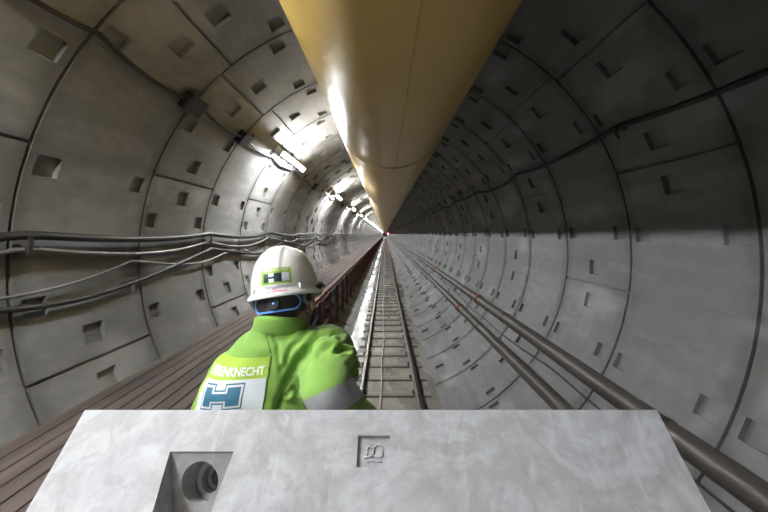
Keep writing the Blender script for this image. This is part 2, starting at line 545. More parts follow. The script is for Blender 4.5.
# black junction boxes on the upper left cable, at ring joints
aU = math.atan2(CAMZ+1.32-TC, -math.sqrt(R*R-(CAMZ+1.32-TC)**2))
jb = thing('junction_box', '', 'junction box')
bm = bmesh.new(); box(bm, -.09, .09, -.12, .12, -.005, .09, .012); obj('enclosure', bm, M_black, jb)
bm = bmesh.new(); box(bm, -.095, .095, -.125, .125, .088, .102, .006); obj('lid', bm, M_black, jb)
for s in (-1, 1):
    bm = bmesh.new(); tube(bm, [(0, s*.11, .05), (0, s*.16, .05)], .018, 8); obj('cable_gland', bm, M_black, jb)
n = Vector((-math.cos(aU), 0, -math.sin(aU)))
M = Matrix(((n.z, 0, n.x), (0, 1, 0), (-n.x, 0, n.z))).to_4x4()
for i, (y, lab) in enumerate(((3.40, 'larger, nearer black junction box on the upper left wall cable'), (4.62, 'black junction box on the upper left cable, just before the first lamp'),
                              (9.4, 'black junction box on the left wall between the first and second lamps'), (15.4, 'black junction box on the left wall between the second and third lamps'),
                              (21.4, 'black junction box on the left wall between the third and fourth lamps'))):
    c = jb if i == 0 else copy_tree(jb)
    c.matrix_world = Matrix.Translation((R*math.cos(aU), y, TC+R*math.sin(aU))) @ M
    tag(c, lab, 'junction box', 'junction boxes on the upper left cable')
# thin hose lying on the lining between the pipes
pts = []
for i in range(400):
    y = 1 + .2*i
    a = math.radians(-57.5) + .035*math.sin(y*.7) + .02*noise.noise(Vector((y*.8, 0, 2)))
    a = math.atan2(CAMZ-1.66-TC, 2.0) + .02*math.sin(y*.7) + .02*noise.noise(Vector((y*.8, 0, 2)))
    pts.append(wallpt(a, y, .014))
bm = bmesh.new(); tube(bm, pts, .012, 6)
tag(obj('black_hose', bm, M_blackmat, smooth=True), 'thin black hose lying on the right lining between the two brown pipes', 'hose')

# far red lamp
rl = thing('red_signal_lamp', 'tiny red lamp glowing at the vanishing point of the tunnel', 'signal lamp', (.75, 90, CAMZ+.05))
bm = bmesh.new(); bmesh.ops.create_cone(bm, cap_ends=True, segments=20, radius1=.17, radius2=.17, depth=.14, matrix=Matrix.Rotation(PI/2, 4, 'X')); obj('housing', bm, M_black, rl)
bm = bmesh.new(); bmesh.ops.create_uvsphere(bm, u_segments=16, v_segments=10, radius=.17, matrix=Matrix.Translation((0, -.05, 0)) @ Matrix.Diagonal((1, .5, 1, 1))); obj('red_lens', bm, M_red, rl, smooth=True)
bm = bmesh.new(); tube(bm, [(0, 0, .28), (-.1, 0, .78)], .02, 6); obj('hanger_rod', bm, M_steel, rl)

# ------------------------------------------------------------------ precast lining segment in the foreground
TIPY, TIPZ = .727, CAMZ - .375
TA = math.radians(46.9); SR = 2.5; TH = .25
CY, CZ = TIPY - SR*math.sin(TA), TIPZ + SR*math.cos(TA)
U0, U1 = -.64, .58
def SP(u, s, d=0.):
    """point on the segment: u across, s metres down the arc from its far end, d metres into the concrete"""
    a = TA - s/SR
    return Vector((u, CY + (SR+d)*math.sin(a), CZ - (SR+d)*math.cos(a)))
bm = bmesh.new(); NS = 48
rows = []
for i in range(NS+1):
    s = 2*TA*SR*i/NS
    rows.append([bm.verts.new(SP(u, s, d)) for u, d in ((U0, 0), (U1, 0), (U1, TH), (U0, TH))])
for a, b in zip(rows, rows[1:]):
    for k in range(4): bm.faces.new((a[k], a[(k+1) % 4], b[(k+1) % 4], b[k]))
bm.faces.new(rows[0]); bm.faces.new(rows[-1])
bm.edges.ensure_lookup_table()
sharp = [e for e in bm.edges if len(e.link_faces) == 2 and e.calc_face_angle() > .6]
bmesh.ops.bevel(bm, geom=sharp, offset=.004, segments=2, affect='EDGES', profile=.5)
seg = obj('tunnel_lining_segment', bm, M_slab)
def cutter(bm):
    bmesh.ops.recalc_face_normals(bm, faces=bm.faces)
    me = bpy.data.meshes.new('c'); bm.to_mesh(me); bm.free()
    o = bpy.data.objects.new('c', me); C.objects.link(o)
    return o
def hexa(bm, q):      # q: 8 points, first four one face, last four opposite
    v = [bm.verts.new(p) for p in q]
    for f in ((0, 1, 2, 3), (7, 6, 5, 4), (0, 4, 5, 1), (1, 5, 6, 2), (2, 6, 7, 3), (3, 7, 4, 0)): bm.faces.new([v[i] for i in f])
uc = -.362
cut = []
def pocket(uc, s0, sgn=1):
    bm = bmesh.new()
    def q(u, s, d): return SP(uc+u, s0 + sgn*s, d)
    e = -.01
    w0, w1 = .064, .044
    # wedge: face slopes down into the concrete from s=0, closed by a steep wall at s=.16
    hexa(bm, [q(-w0, 0.0, e), q(w0, 0.0, e), q(w1, .17, e), q(-w1, .17, e),
              q(-w0*.98, .004, .004), q(w0*.98, .004, .004), q(w1-.006, .125, .085), q(-w1+.006, .125, .085)])
    bmesh.ops.triangulate(bm, faces=bm.faces)
    cut.append(cutter(bm))
    bm = bmesh.new()
    A = q(.0, .049, .026); B = q(.016, .020, .112)
    d = (B-A).normalized()
    tube(bm, [A - d*.06, A + d*.045], .0355, 28); cut.append(cutter(bm))
    bm = bmesh.new(); tube(bm, [A + d*.03, A + d*.065], .024, 24); cut.append(cutter(bm))
    bm = bmesh.new(); tube(bm, [A + d*.05, A + d*.125], .0155, 20); cut.append(cutter(bm))
pocket(uc, .0735)
# square recess with the raised letter
bm = bmesh.new(); us, w = -.0225, .0335
hexa(bm, [SP(us-w, .044, -.01), SP(us+w, .044, -.01), SP(us+w, .104, -.01), SP(us-w, .104, -.01),
          SP(us-w+.002, .0515, .007), SP(us+w-.002, .0515, .007), SP(us+w-.002, .101, .007), SP(us-w+.002, .101, .007)])
cut.append(cutter(bm))
for c in cut:
    md = seg.modifiers.new('b', 'BOOLEAN'); md.operation = 'DIFFERENCE'; md.object = c; md.solver = 'EXACT'
dg = bpy.context.evaluated_depsgraph_get()
me = bpy.data.meshes.new_from_object(seg.evaluated_get(dg)); seg.modifiers.clear()
seg.data = me
for p in me.polygons: p.use_smooth = True
me.set_sharp_from_angle(angle=math.radians(25))
for c in cut: bpy.data.objects.remove(c)
tag(seg, 'pale grey curved precast concrete lining segment filling the foreground', 'concrete segment')
# raised B lying on its spine
def text_mesh(txt, size=1., offset=0., extrude=0., res=6):
    cu = bpy.data.curves.new('t', 'FONT'); cu.body = txt; cu.size = size; cu.offset = offset; cu.extrude = extrude; cu.resolution_u = res
    cu.align_x = 'CENTER'; cu.align_y = 'CENTER'
    o = bpy.data.objects.new('t', cu); C.objects.link(o)
    dg = bpy.context.evaluated_depsgraph_get(); dg.update()
    me = bpy.data.meshes.new_from_object(o.evaluated_get(dg)); bpy.data.objects.remove(o)
    return me
bm = bmesh.new()
# B drawn in (a,b): a to the right, b up the slope; bowls point up the slope
def arc(cx, cy, rx, ry, a0, a1, n=12): return [(cx+rx*math.cos(math.radians(a0+(a1-a0)*i/n)), cy+ry*math.sin(math.radians(a0+(a1-a0)*i/n))) for i in range(n+1)]
right = [(-.0005, -.006)] + arc(.0085, .003, .009, .0095, 180, 0) + [(.0175, -.004)] + arc(.0085, -.004, .009, .004, 0, -150, 8)
left = [(-.019, -.0085), (-.0145, -.006), (-.0135, .004)] + arc(-.0075, .003, .006, .0075, 170, 20, 8) 
spine = [(-.019, -.0085), (-.010, -.0075), (.0, -.0065), (.0, -.0065)]
base = [(-.012, -.0175), (-.007, -.0135), (0., -.0145), (.008, -.0165), (.017, -.0155)]
for line in (right, left, spine[:3], base):
    tube(bm, [SP(us + a, .0765 - b, .0068) for a, b in line], .0026 if line is not base else .0016, 6)
obj('raised_letter_b', bm, M_slab, seg, smooth=True)

# carrying wagon (out of sight under the segment)
wag = thing('flat_wagon', 'low dark steel flat wagon carrying the concrete segment and the worker', 'wagon', (TX, 0, 0))
bm = bmesh.new(); box(bm, -.78, .78, -3.0, 1.75, .50, .60, .01); obj('deck', bm, M_darksteel, wag)
bm = bmesh.new()
for s in (-1, 1): box(bm, s*.36-.05, s*.36+.05, -2.9, 1.65, .3, .5)
obj('chassis_frame', bm, M_darksteel, wag)
for y in (-2.3, -1.5, .4, 1.2):
    bm = bmesh.new()
    for s in (-1, 1):
        tube(bm, [(s*.46, y, .17), (s*.40, y, .17)], .17, 28); tube(bm, [(s*.40, y, .17), (s*.385, y, .17)], .19, 28)
    tube(bm, [(-.46, y, .17), (.46, y, .17)], .04, 12)
    obj('wheelset', bm, M_darksteel, wag, angle=40)
zmin = CZ - SR - TH
for i, y in enumerate((CY-.75, CY+.75)):
    zt = CZ - math.sqrt((SR+TH)**2 - (y-CY)**2)
    bm = bmesh.new()
    d = .06
    zs = [CZ - math.sqrt((SR+TH)**2 - (yy-CY)**2) - .001 for yy in (y-d, y+d)]
    for x0, x1 in ((-.55, .5),):
        v = [(x0, y-d, .6), (x1, y-d, .6), (x1, y+d, .6), (x0, y+d, .6), (x0, y-d, zs[0]), (x1, y-d, zs[0]), (x1, y+d, zs[1]), (x0, y+d, zs[1])]
        hexa(bm, [Vector(p) for p in v])
    tag(obj('timber_block', bm, M_deck), f'thick timber bearer under the concrete segment, {"rear" if i == 0 else "front"} one', 'timber block', 'bearers under the segment')

# ------------------------------------------------------------------ the worker
def K(px, py, d):        # a point at distance d ahead of the viewpoint's plane
    return Vector(((px-385)/341*d, d, CAMZ - (py-234)/341*d))
def W(x, y, h): return Vector((x, y, CAMZ+h))

def ell(bm, c, r, rot=None, seg=24):
    M = Matrix.Translation(c) @ (rot.to_4x4() if rot else Matrix.Identity(4)) @ Matrix.Diagonal((*r, 1))
    bmesh.ops.create_uvsphere(bm, u_segments=seg, v_segments=seg//2+2, radius=1, matrix=M)
def cap(bm, a, b, ra, rb, seg=16):
    a, b = Vector(a), Vector(b)
    n = max(2, int((b-a).length/.012)) if (b-a).length > .02 else 2
    tube(bm, [a.lerp(b, i/n) for i in range(n+1)], [ra+(rb-ra)*i/n for i in range(n+1)], seg)
    ell(bm, a, (ra,)*3, seg=seg); ell(bm, b, (rb,)*3, seg=seg)
def loft(bm, secs, n=32):
    """secs: (centre, rx, ry, yaw) stacked ellipses"""
    rows = []
    for c, rx, ry, yaw in secs:
        row = []
        for k in range(n):
            a = 2*PI*k/n
            x, y = rx*math.copysign(abs(math.cos(a))**.85, math.cos(a)), ry*math.copysign(abs(math.sin(a))**.85, math.sin(a))
            row.append(bm.verts.new((c[0]+x*math.cos(yaw)-y*math.sin(yaw), c[1]+x*math.sin(yaw)+y*math.cos(yaw), c[2])))
        rows.append(row)
    for a, b in zip(rows, rows[1:]):
        for k in range(n): bm.faces.new((a[k], a[(k+1) % n], b[(k+1) % n], b[k]))
    bm.faces.new(rows[0]); bm.faces.new(rows[-1])
def remesh(bm, voxel, smooth=6, fac=.5):
    bmesh.ops.recalc_face_normals(bm, faces=bm.faces)
    me = bpy.data.meshes.new('r'); bm.to_mesh(me); bm.free()
    o = bpy.data.objects.new('r', me); C.objects.link(o)
    m = o.modifiers.new('r', 'REMESH'); m.mode = 'VOXEL'; m.voxel_size = voxel
    if smooth:
        s = o.modifiers.new('s', 'SMOOTH'); s.factor = fac; s.iterations = smooth
    dg = bpy.context.evaluated_depsgraph_get()
    res = bpy.data.meshes.new_from_object(o.evaluated_get(dg))
    bpy.data.objects.remove(o)
    for p in res.polygons: p.use_smooth = True
    return res

M_skin = mottled('skin', (.36, .19, .12), (.45, .25, .17), 20, .5, 0, (1, 1, 1), .05, .001)
M_hair = mottled('dark_hair', (.012, .010, .008), (.035, .028, .022), 90, .6, 0, (1, 1, .25), .4, .002)
def cloth(name, c1, c2):
    m = mat(name, c1, .8)
    a = noise_tex(m, 5, 4, .6); b = noise_tex(m, 420, 2, .5); st = noise_tex(m, 9, 4, .6, off=(3, 2, 5))
    c = ramp(m, a, [(.3, c1), (.7, c2)])
    c = mixc(m, ramp(m, st, [(.64, 0), (.74, .4)]), c, tuple(v*.6 for v in c1))
    m.node_tree.nodes['Principled BSDF'].inputs['Sheen Weight'].default_value = .15
    return finish(m, c, None, b, .15, .0006)
M_jacket = cloth('hi_vis_green_cloth', (.148, .29, .042), (.18, .345, .055))
M_trouser = cloth('navy_trouser_cloth', (.02, .025, .04), (.03, .037, .055))
M_boot = mottled('boot_leather', (.03, .022, .015), (.07, .05, .035), 8, .5)
M_thread = mat('dark_green_thread', (.05, .12, .02), .7)
M_reflect = mottled('reflective_grey_tape', (.24, .25, .265), (.33, .34, .355), 6, .35, .25)
M_patchlime = mat('patch_lime', (.30, .45, .04), .6)
M_patchwhite = mat('patch_white', (.54, .575, .61), .6)
M_teal = mat('print_teal', (.025, .12, .19), .6)
M_letter = mat('print_white', (.64, .69, .63), .6)
M_helmet = mat('white_helmet_plastic', (.72, .73, .73), .2)
M_headband = mottled('black_headband', (.01, .01, .01), (.025, .025, .025), 40, .6)
M_blue = mat('blue_trim', (.12, .32, .85), .35)
M_blueled = mat('blue_led', (.05, .1, .6), .3, emit=(.15, .3, 1), strength=.5)
M_grey = mat('grey_plastic', (.22, .23, .22), .4)
M_stick_green = mat('sticker_green', (.30, .50, .05), .35)
M_stick_dark = mat('sticker_dark', (.02, .05, .06), .35)
M_stick_white = mat('sticker_pale', (.48, .48, .56), .35)
M_stick_red = mat('sticker_red', (.65, .06, .08), .4)

person = thing('person', 'person in white helmet and green hi-vis jacket, seen from behind, elbow at the slab', 'person', (-.40, 1.1, .6))
PI_ = person.matrix_basis.inverted() if False else Matrix.Translation((.40, -1.1, -.6))
def padd(name, me, material, parent=None):
    me.transform(PI_)
    return link(name, me, material, parent or person, True)
def padd_bm(name, bm, material, parent=None, angle=None, smooth=True):
    bmesh.ops.recalc_face_normals(bm, faces=bm.faces)
    me = bpy.data.meshes.new(name); bm.to_mesh(me); bm.free(); me.transform(PI_)
    o = link(name, me, material, parent or person, smooth)
    if angle: me.set_sharp_from_angle(angle=math.radians(angle))
    return o

SHL, ELL_, WRL = W(-.49, 1.10, -.44), W(-.59, 1.20, -.70), W(-.50, 1.42, -.72)
SHR, ELR, WRR = W(-.185, 1.10, -.375), W(-.142, .851, -.398), W(-.055, 1.05, -.575)
HC = W(-.325, 1.125, -.222)          # centre of the skull
HR = Matrix.Rotation(math.radians(-1), 3, 'Z') @ Matrix.Rotation(math.radians(-8.5), 3, 'Y') @ Matrix.Rotation(math.radians(-11), 3, 'X')
def H(x, y, z): return HC + HR @ Vector((x, y, z))
NECK = W(-.335, 1.085, -.335)

# body: head with face, neck, torso, arms, legs, hands in one surface
def hand(bm, wrist, direc, palmn, side):
    d = Vector(direc).normalized(); n = Vector(palmn); n = (n - n.dot(d)*d).normalized(); s = d.cross(n)*side
    rot = Matrix((s, d, n)).transposed()
    ell(bm, wrist + d*.05, (.040, .055, .017), rot)
    for i, (o, L) in enumerate(((-.030, .072), (-.010, .080), (.010, .075), (.029, .058))):
        a = wrist + d*.085 + s*o
        p1 = a + (d*.93 - n*.30)*L*.45; p2 = p1 + (d*.70 - n*.70)*L*.32; p3 = p2 + (d*.35 - n*.92)*L*.26
        cap(bm, a - d*.02, p1, .0092, .0085, 10); cap(bm, p1, p2, .0085, .0078, 10); cap(bm, p2, p3, .0078, .0068, 10)
    t0 = wrist + d*.025 - s*.028; t1 = t0 + (-s*.75 + d*.6 - n*.25)*.042; t2 = t1 + (-s*.25 + d*.9 - n*.35)*.030
    cap(bm, t0, t1, .013, .0105, 10); cap(bm, t1, t2, .0105, .0085, 10)
bm = bmesh.new()
ell(bm, H(0, 0, .02), (.076, .097, .095), HR)
ell(bm, H(0, .030, -.050), (.064, .066, .064), HR)
ell(bm, H(0, .078, -.092), (.026, .022, .02), HR)               # chin
ell(bm, H(0, .098, -.035), (.0125, .018, .012), HR)              # nose tip
cap(bm, H(0, .088, .012), H(0, .1, -.03), .008, .011, 10)        # nose bridge
ell(bm, H(0, .086, .022), (.05, .012, .010), HR)                 # brow
ell(bm, H(0, .086, -.062), (.024, .011, .0055), HR); ell(bm, H(0, .084, -.071), (.020, .011, .006), HR)
for s in (-1, 1):
    ell(bm, H(s*.040, .068, -.03), (.022, .02, .018), HR)
    ell(bm, H(s*.086, -.006, -.012), (.009, .020, .033), HR); ell(bm, H(s*.080, .0, -.03), (.010, .012, .014), HR)
cap(bm, H(0, -.02, -.06), NECK + Vector((0, 0, -.02)), .062, .068, 20)
PV = W(-.47, 1.12, -.90)
loft(bm, [((PV.x, PV.y, PV.z-.06), .15, .10, 0), ((PV.x, PV.y, PV.z+.05), .155, .105, 0), ((-.44, 1.1, CAMZ-.68), .135, .095, 0), ((-.40, 1.09, CAMZ-.50), .155, .105, 0),
          ((-.36, 1.09, CAMZ-.40), .15, .095, 0), ((-.34, 1.09, CAMZ-.345), .09, .07, 0)])
for a, b, c in ((SHL, ELL_, WRL), (SHR, ELR, WRR)):
    cap(bm, a, b, .050, .040); cap(bm, b, c, .040, .027)
FT = []
for s in (-1, 1):
    hp = PV + Vector((s*.09, 0, -.03)); kn = Vector((PV.x + s*.11, PV.y+.06, 1.08)); an = Vector((PV.x + s*.13, PV.y, .70))
    cap(bm, hp, kn, .078, .054); cap(bm, kn, an, .052, .038); ell(bm, an + Vector((0, .05, -.055)), (.04, .11, .03))
    FT.append((hp, kn, an))
hand(bm, WRL, (.35, .9, -.1), (0, 0, 1), 1)
hand(bm, WRR, (.55, .75, -.3), (0, .2, 1), -1)
body = padd('body', remesh(bm, .0052, 3), M_skin)
for s in (-1, 1):
    bm = bmesh.new(); ell(bm, H(s*.031, .079, .004), (.011, .011, .011)); padd_bm('eye', bm, mat('eye_white', (.7, .7, .68), .2))
bm = bmesh.new()      # short hair at the back of the head
ell(bm, H(0, -.010, .022), (.077, .099, .098), HR); ell(bm, H(-.004, -.038, -.035), (.060, .060, .055), HR)
me = remesh(bm, .005, 4)
bm = bmesh.new(); bm.from_mesh(me)
bmesh.ops.bisect_plane(bm, geom=bm.verts[:]+bm.edges[:]+bm.faces[:], plane_co=H(0, .015, 0), plane_no=HR @ Vector((0, 1, .35)), clear_outer=True)
padd_bm('hair', bm, M_hair)

# jacket -----------------------------------------------------------
bm = bmesh.new()
# shoulder line slopes from the left shoulder up to the right one, so the loft sections are tilted through separate volumes
loft(bm, [((-.475, 1.13, CAMZ-1.02), .205, .155, 0), ((-.462, 1.12, CAMZ-.85), .195, .145, 0), ((-.445, 1.10, CAMZ-.70), .19, .14, 0),
          ((-.42, 1.09, CAMZ-.56), .19, .14, 0), ((-.385, 1.085, CAMZ-.46), .185, .135, 0), ((-.36, 1.085, CAMZ-.40), .155, .12, 0),
          ((-.345, 1.085, CAMZ-.355), .125, .105, 0), ((-.337, 1.085, CAMZ-.32), .097, .094, 0), ((-.333, 1.083, CAMZ-.29), .082, .085, 0), ((-.333, 1.083, CAMZ-.276), .076, .080, 0)])
cap(bm, W(-.40, 1.085, -.385), SHL + Vector((.02, -.01, -.02)), .085, .082)
cap(bm, W(-.31, 1.085, -.375), SHR + Vector((0, 0, -.005)), .085, .084)
cap(bm, SHL + Vector((.01, 0, -.02)), ELL_, .085, .062); cap(bm, ELL_, WRL, .062, .045)
cap(bm, SHR, SHR.lerp(ELR, .55), .086, .079); cap(bm, SHR.lerp(ELR, .55), ELR, .079, .060); cap(bm, ELR, WRR, .058, .044)
cap(bm, W(-.30, 1.055, -.375), W(-.20, 1.06, -.385), .088, .086)
ell(bm, W(-.25, 1.07, -.47), (.095, .095, .11))
ell(bm, W(-.335, 1.04, -.345), (.085, .065, .05))
me = remesh(bm, .0058, 10)
bm = bmesh.new(); bm.from_mesh(me)
# folds
axR = (ELR - SHR); LR = axR.length; axR.normalize()
CR = [K(281, 408, 1.0), K(287, 385, 1.0), K(298, 358, 1.0), K(314, 342, 1.03)]
CR2 = [([K(302, 352, .96), K(316, 341, .96), K(334, 340, .96), K(348, 351, .96)], .007, .006),
       ([K(318, 369, .92), K(334, 364, .92), K(351, 371, .92)], .015, .007),
       ([K(322, 352, .95), K(336, 352, .95), K(349, 361, .95)], .010, .006),
       ([K(300, 384, .92), K(316, 377, .92), K(332, 380, .92)], .008, .007),
       ([K(284, 399, .95), K(291, 391, .95), K(296, 398, .95)], .010, .005),
       ([K(262, 322, 1.0), K(277, 345, .98), K(281, 372, .97)], .005, .006),
       ([K(305, 334, 1.0), K(291, 348, .98), K(284, 368, .97)], .006, .007)]
def fold(p):
    d = 0.
    q = Vector((p.x*7, p.y*5, p.z*3.2))
    d += .0075*noise.noise(q + Vector((3, 1, 2)))
    # drag lines running from the right armpit up and across the back
    o = W(-.235, 1.0, -.50); v = p - o; r = math.hypot(v.x, v.z)
    ang = math.atan2(v.z, -v.x)
    wgt = math.exp(-(r/.20)**2) * min(1, r/.05) * (1 if p.y < 1.1 else .2)
    d += .006*wgt*math.sin(ang*7 + 2.0 + 1.2*noise.noise(p*9))
    # sleeve folds on the right upper arm
    w = p - SHR; t = w.dot(axR)/LR; rad = (w - axR*(t*LR)).length
    if -.25 < t < 1.3 and rad < .115:
        k = math.sin(max(0, min(1, (t+.25)/1.4))*PI)*min(1, max(.15, ((p-ELR).length-.06)/.06))
        uu = (w - axR*(t*LR)).normalized() if rad > 1e-4 else Vector((0, 0, 1))
        lean = uu.x*.8 - uu.z*.25
        f = noise.noise(Vector((t*4.6 + lean*1.3, uu.x*1.2, uu.z*1.2 + 4)))
        f2 = noise.noise(Vector((t*9.5 + lean*2.2, uu.x*1.5 + 7, uu.z*1.5)))
        k *= max(0, min(1, (t+.02)/.3))*(.45 + .55*max(0, min(1, .5+uu.x)))
        d += k*(.024*(.30 - abs(f)*1.9) + .011*(.3-abs(f2)*1.7))
    w = p - SHL; ax = (ELL_-SHL).normalized(); t = w.dot(ax)
    if 0 < t < .3 and (w-ax*t).length < .12:
        d += .008*(.3 - abs(noise.noise(Vector((t*24, w.x*9, 2))))*1.8)
    # crease between the sleeve and the back
    if p.y < 1.06:
        best = 9
        for a_, b_ in zip(CR, CR[1:]):
            ab = Vector((b_.x-a_.x, b_.z-a_.z)); ap = Vector((p.x-a_.x, p.z-a_.z))
            t_ = max(0, min(1, ap.dot(ab)/ab.length_squared)); best = min(best, (ap-ab*t_).length)
        d -= .020*math.exp(-(best/.010)**2)
    if p.y < 1.04:
        fe = min(1, max(0, ((p-ELR).length-.075)/.04))
        for line, dep, wd in CR2:
            best = 9
            for a_, b_ in zip(line, line[1:]):
                ab = Vector((b_.x-a_.x, b_.z-a_.z)); ap = Vector((p.x-a_.x, p.z-a_.z))
                t_ = max(0, min(1, ap.dot(ab)/ab.length_squared)); best = min(best, (ap-ab*t_).length)
            d += fe*-dep*math.exp(-(best/wd)**2) + fe*.45*dep*math.exp(-((best-2*wd)/wd)**2)
    return d
bm.normal_update()
newp = {v: v.co + v.normal*fold(v.co) for v in bm.verts}
for v, p in newp.items(): v.co = p
for _ in range(1): bmesh.ops.smooth_vert(bm, verts=bm.verts, factor=.2, use_axis_x=True, use_axis_y=True, use_axis_z=True)
# open the neck
bmesh.ops.bisect_plane(bm, geom=bm.verts[:]+bm.edges[:]+bm.faces[:], plane_co=W(-.335, 1.06, -.300), plane_no=Vector((.06, -.05, 1)), clear_outer=False)
dele = [f for f in bm.faces if f.calc_center_median().z > CAMZ - .299 and (f.calc_center_median() - W(-.335, 1.09, -.27)).length < .1]
bm.normal_update()
bvh = BVHTree.FromBMesh(bm)
jme = bpy.data.meshes.new('jacket'); bm.to_mesh(jme)
jacket = padd('jacket', jme, M_jacket)
# reflective tape round the right sleeve just above the elbow
def tape(name, src, co1, no1, co2, no2, sel, mat_):
    b = src.copy()
    g = lambda: b.verts[:]+b.edges[:]+b.faces[:]
    bmesh.ops.bisect_plane(b, geom=g(), plane_co=co1, plane_no=no1, clear_inner=True)
    bmesh.ops.bisect_plane(b, geom=g(), plane_co=co2, plane_no=no2, clear_outer=True)
    bmesh.ops.delete(b, geom=[f for f in b.faces if not sel(f.calc_center_median())], context='FACES')
    b.normal_update()
    for v in b.verts: v.co += v.normal*.0025
    return padd_bm(name, b, mat_, jacket)
n1 = (K(298, 402, .82) - K(357, 376, .82)).cross(Vector((-.17, 1, -.42))).normalized()
if n1.dot(axR + Vector((0, 0, -.8))) < 0: n1 = -n1
c1_ = K(328, 389.5, .82)
tape('sleeve_tape', bm, c1_, n1, c1_ + n1*.055, n1, lambda c: (c - ELR).length < .13 and c.y < .97, M_reflect)
# stand-up collar
cb_ = bmesh.new(); nC = 48; rows = []
for j, (dz, gr, th) in enumerate(((-.05, -.012, 0), (-.03, .004, 0), (-.02, .006, 0), (.008, .0, 0), (.020, -.002, 0), (.022, -.008, 0), (.012, -.012, 0), (-.02, -.010, 0))):
    row = []
    for k in range(nC):
        a = 2*PI*k/nC
        zz = CAMZ - .285 + dz - (.035*math.sin(a) if math.sin(a) > 0 else .020*math.sin(a)) + .002*math.sin(a*3+1)
        row.append(cb_.verts.new((-.333 + (.080+gr)*math.cos(a)*(1+.03*math.sin(5*a)), 1.083 + (.083+gr)*math.sin(a), zz)))
    rows.append(row)
for a, b in zip(rows, rows[1:]):
    for k in range(nC): cb_.faces.new((a[k], a[(k+1) % nC], b[(k+1) % nC], b[k]))
padd_bm('collar', cb_, M_jacket, jacket)
# seam beside the back patch and shoulder seam
def on_back(x, z):
    hit = bvh.ray_cast(Vector((x, .6, z)), Vector((0, 1, 0)))
    return (hit[0], hit[1]) if hit[0] is not None else (None, None)
def seam(pxs, name):
    pts = []
    for (ax_, ay_), (bx_, by_) in zip(pxs, pxs[1:]):
        for i in range(8):
            t = i/8; q = K(ax_+(bx_-ax_)*t, ay_+(by_-ay_)*t, .965)
            h, nn = on_back(q.x, q.z)
            if h is not None: pts.append(h + nn*.0005)
    b = bmesh.new(); tube(b, pts, .0014, 6); padd_bm(name, b, M_thread, jacket)
seam([(270.5, 357), (269, 372), (266, 392), (263, 418)], 'back_seam')
seam([(263, 326), (262, 338), (270.5, 357)], 'shoulder_seam')

# printed patch, wrapped round the back with arc-length mapping
AX = Vector((-.42, 1.09))
P_TR = K(268, 359, .955)
def wrap_table(z, x0):
    tab = []; h0 = None; L = 0
    h, nn = on_back(x0, z)
    if h is None: return []
    phi0 = math.atan2(h.y - AX.y, h.x - AX.x)
    for i in range(170):
        phi = phi0 - i*.0125
        dirv = Vector((math.cos(phi), math.sin(phi), 0))
        hit = bvh.ray_cast(Vector((AX.x, AX.y, z)) + dirv*.45, -dirv)
        if hit[0] is None: break
        if h0 is not None:
            seg_ = (hit[0]-h0).length
            if seg_ > .02: break
            L += seg_
        h0 = hit[0]
        tab.append((L, hit[0], hit[1]))
    return tab
rowsT = []; NV = 72; VH = .215
for j in range(NV+1):
    v = VH*j/NV
    rowsT.append(wrap_table(P_TR.z - v, P_TR.x - .10*v*1.0))
def on_patch(u, v, off):
    v += .12*u
    j = min(NV-1, max(0, int(v/VH*NV))); f = v/VH*NV - j
    out = []
    for jj in (j, j+1):
        tb = rowsT[jj]
        lo = 0
        while lo < len(tb)-2 and tb[lo+1][0] < u: lo += 1
        a, b = tb[lo], tb[lo+1]; t = (u-a[0])/max(1e-6, b[0]-a[0]); t = max(0, min(1.5, t))
        out.append((a[1].lerp(b[1], t), a[2].lerp(b[2], t)))
    p = out[0][0].lerp(out[1][0], f); n = out[0][1].lerp(out[1][1], f).normalized()
    return p + n*off
def wrap_mesh(bm, off, name, material, parent, cell=.006):
    """bm is flat: x = distance left of the patch's right edge, y = distance below its top"""
    xs = [v.co.x for v in bm.verts]; ys = [v.co.y for v in bm.verts]
    x = min(xs) + cell
    while x < max(xs):
        bmesh.ops.bisect_plane(bm, geom=bm.verts[:]+bm.edges[:]+bm.faces[:], plane_co=(x, 0, 0), plane_no=(1, 0, 0)); x += cell
    y = min(ys) + cell
    while y < max(ys):
        bmesh.ops.bisect_plane(bm, geom=bm.verts[:]+bm.edges[:]+bm.faces[:], plane_co=(0, y, 0), plane_no=(0, 1, 0)); y += cell
    for v in bm.verts: v.co = on_patch(v.co.x, v.co.y, off)
    return padd_bm(name, bm, material, parent)
def rect(bm, x0, x1, y0, y1):
    bm.faces.new([bm.verts.new((x, y, 0)) for x, y in ((x0, y0), (x1, y0), (x1, y1), (x0, y1))])
b = bmesh.new(); rect(b, 0, .232, 0, .056); wrap_mesh(b, .0022, 'lime_patch', M_patchlime, jacket)
b = bmesh.new(); rect(b, .002, .215, .056, .175); wrap_mesh(b, .0022, 'white_patch', M_patchwhite, jacket)
b = bmesh.new(); rect(b, .215, .232, .056, .175); wrap_mesh(b, .0022, 'lime_patch_edge', M_patchlime, jacket)
tm = text_mesh('HERRENKNECHT', .0305, .0009)
b = bmesh.new(); b.from_mesh(tm)
xs = [v.co.x for v in b.verts]; ys = [v.co.y for v in b.verts]
sx = .213/(max(xs)-min(xs))
for v in b.verts: v.co = Vector(((max(xs)-v.co.x)*sx + .008, .0355 - (v.co.y-min(ys)-(max(ys)-min(ys))/2)*1.0, 0))
wrap_mesh(b, .0032, 'patch_lettering', M_letter, jacket, .005)
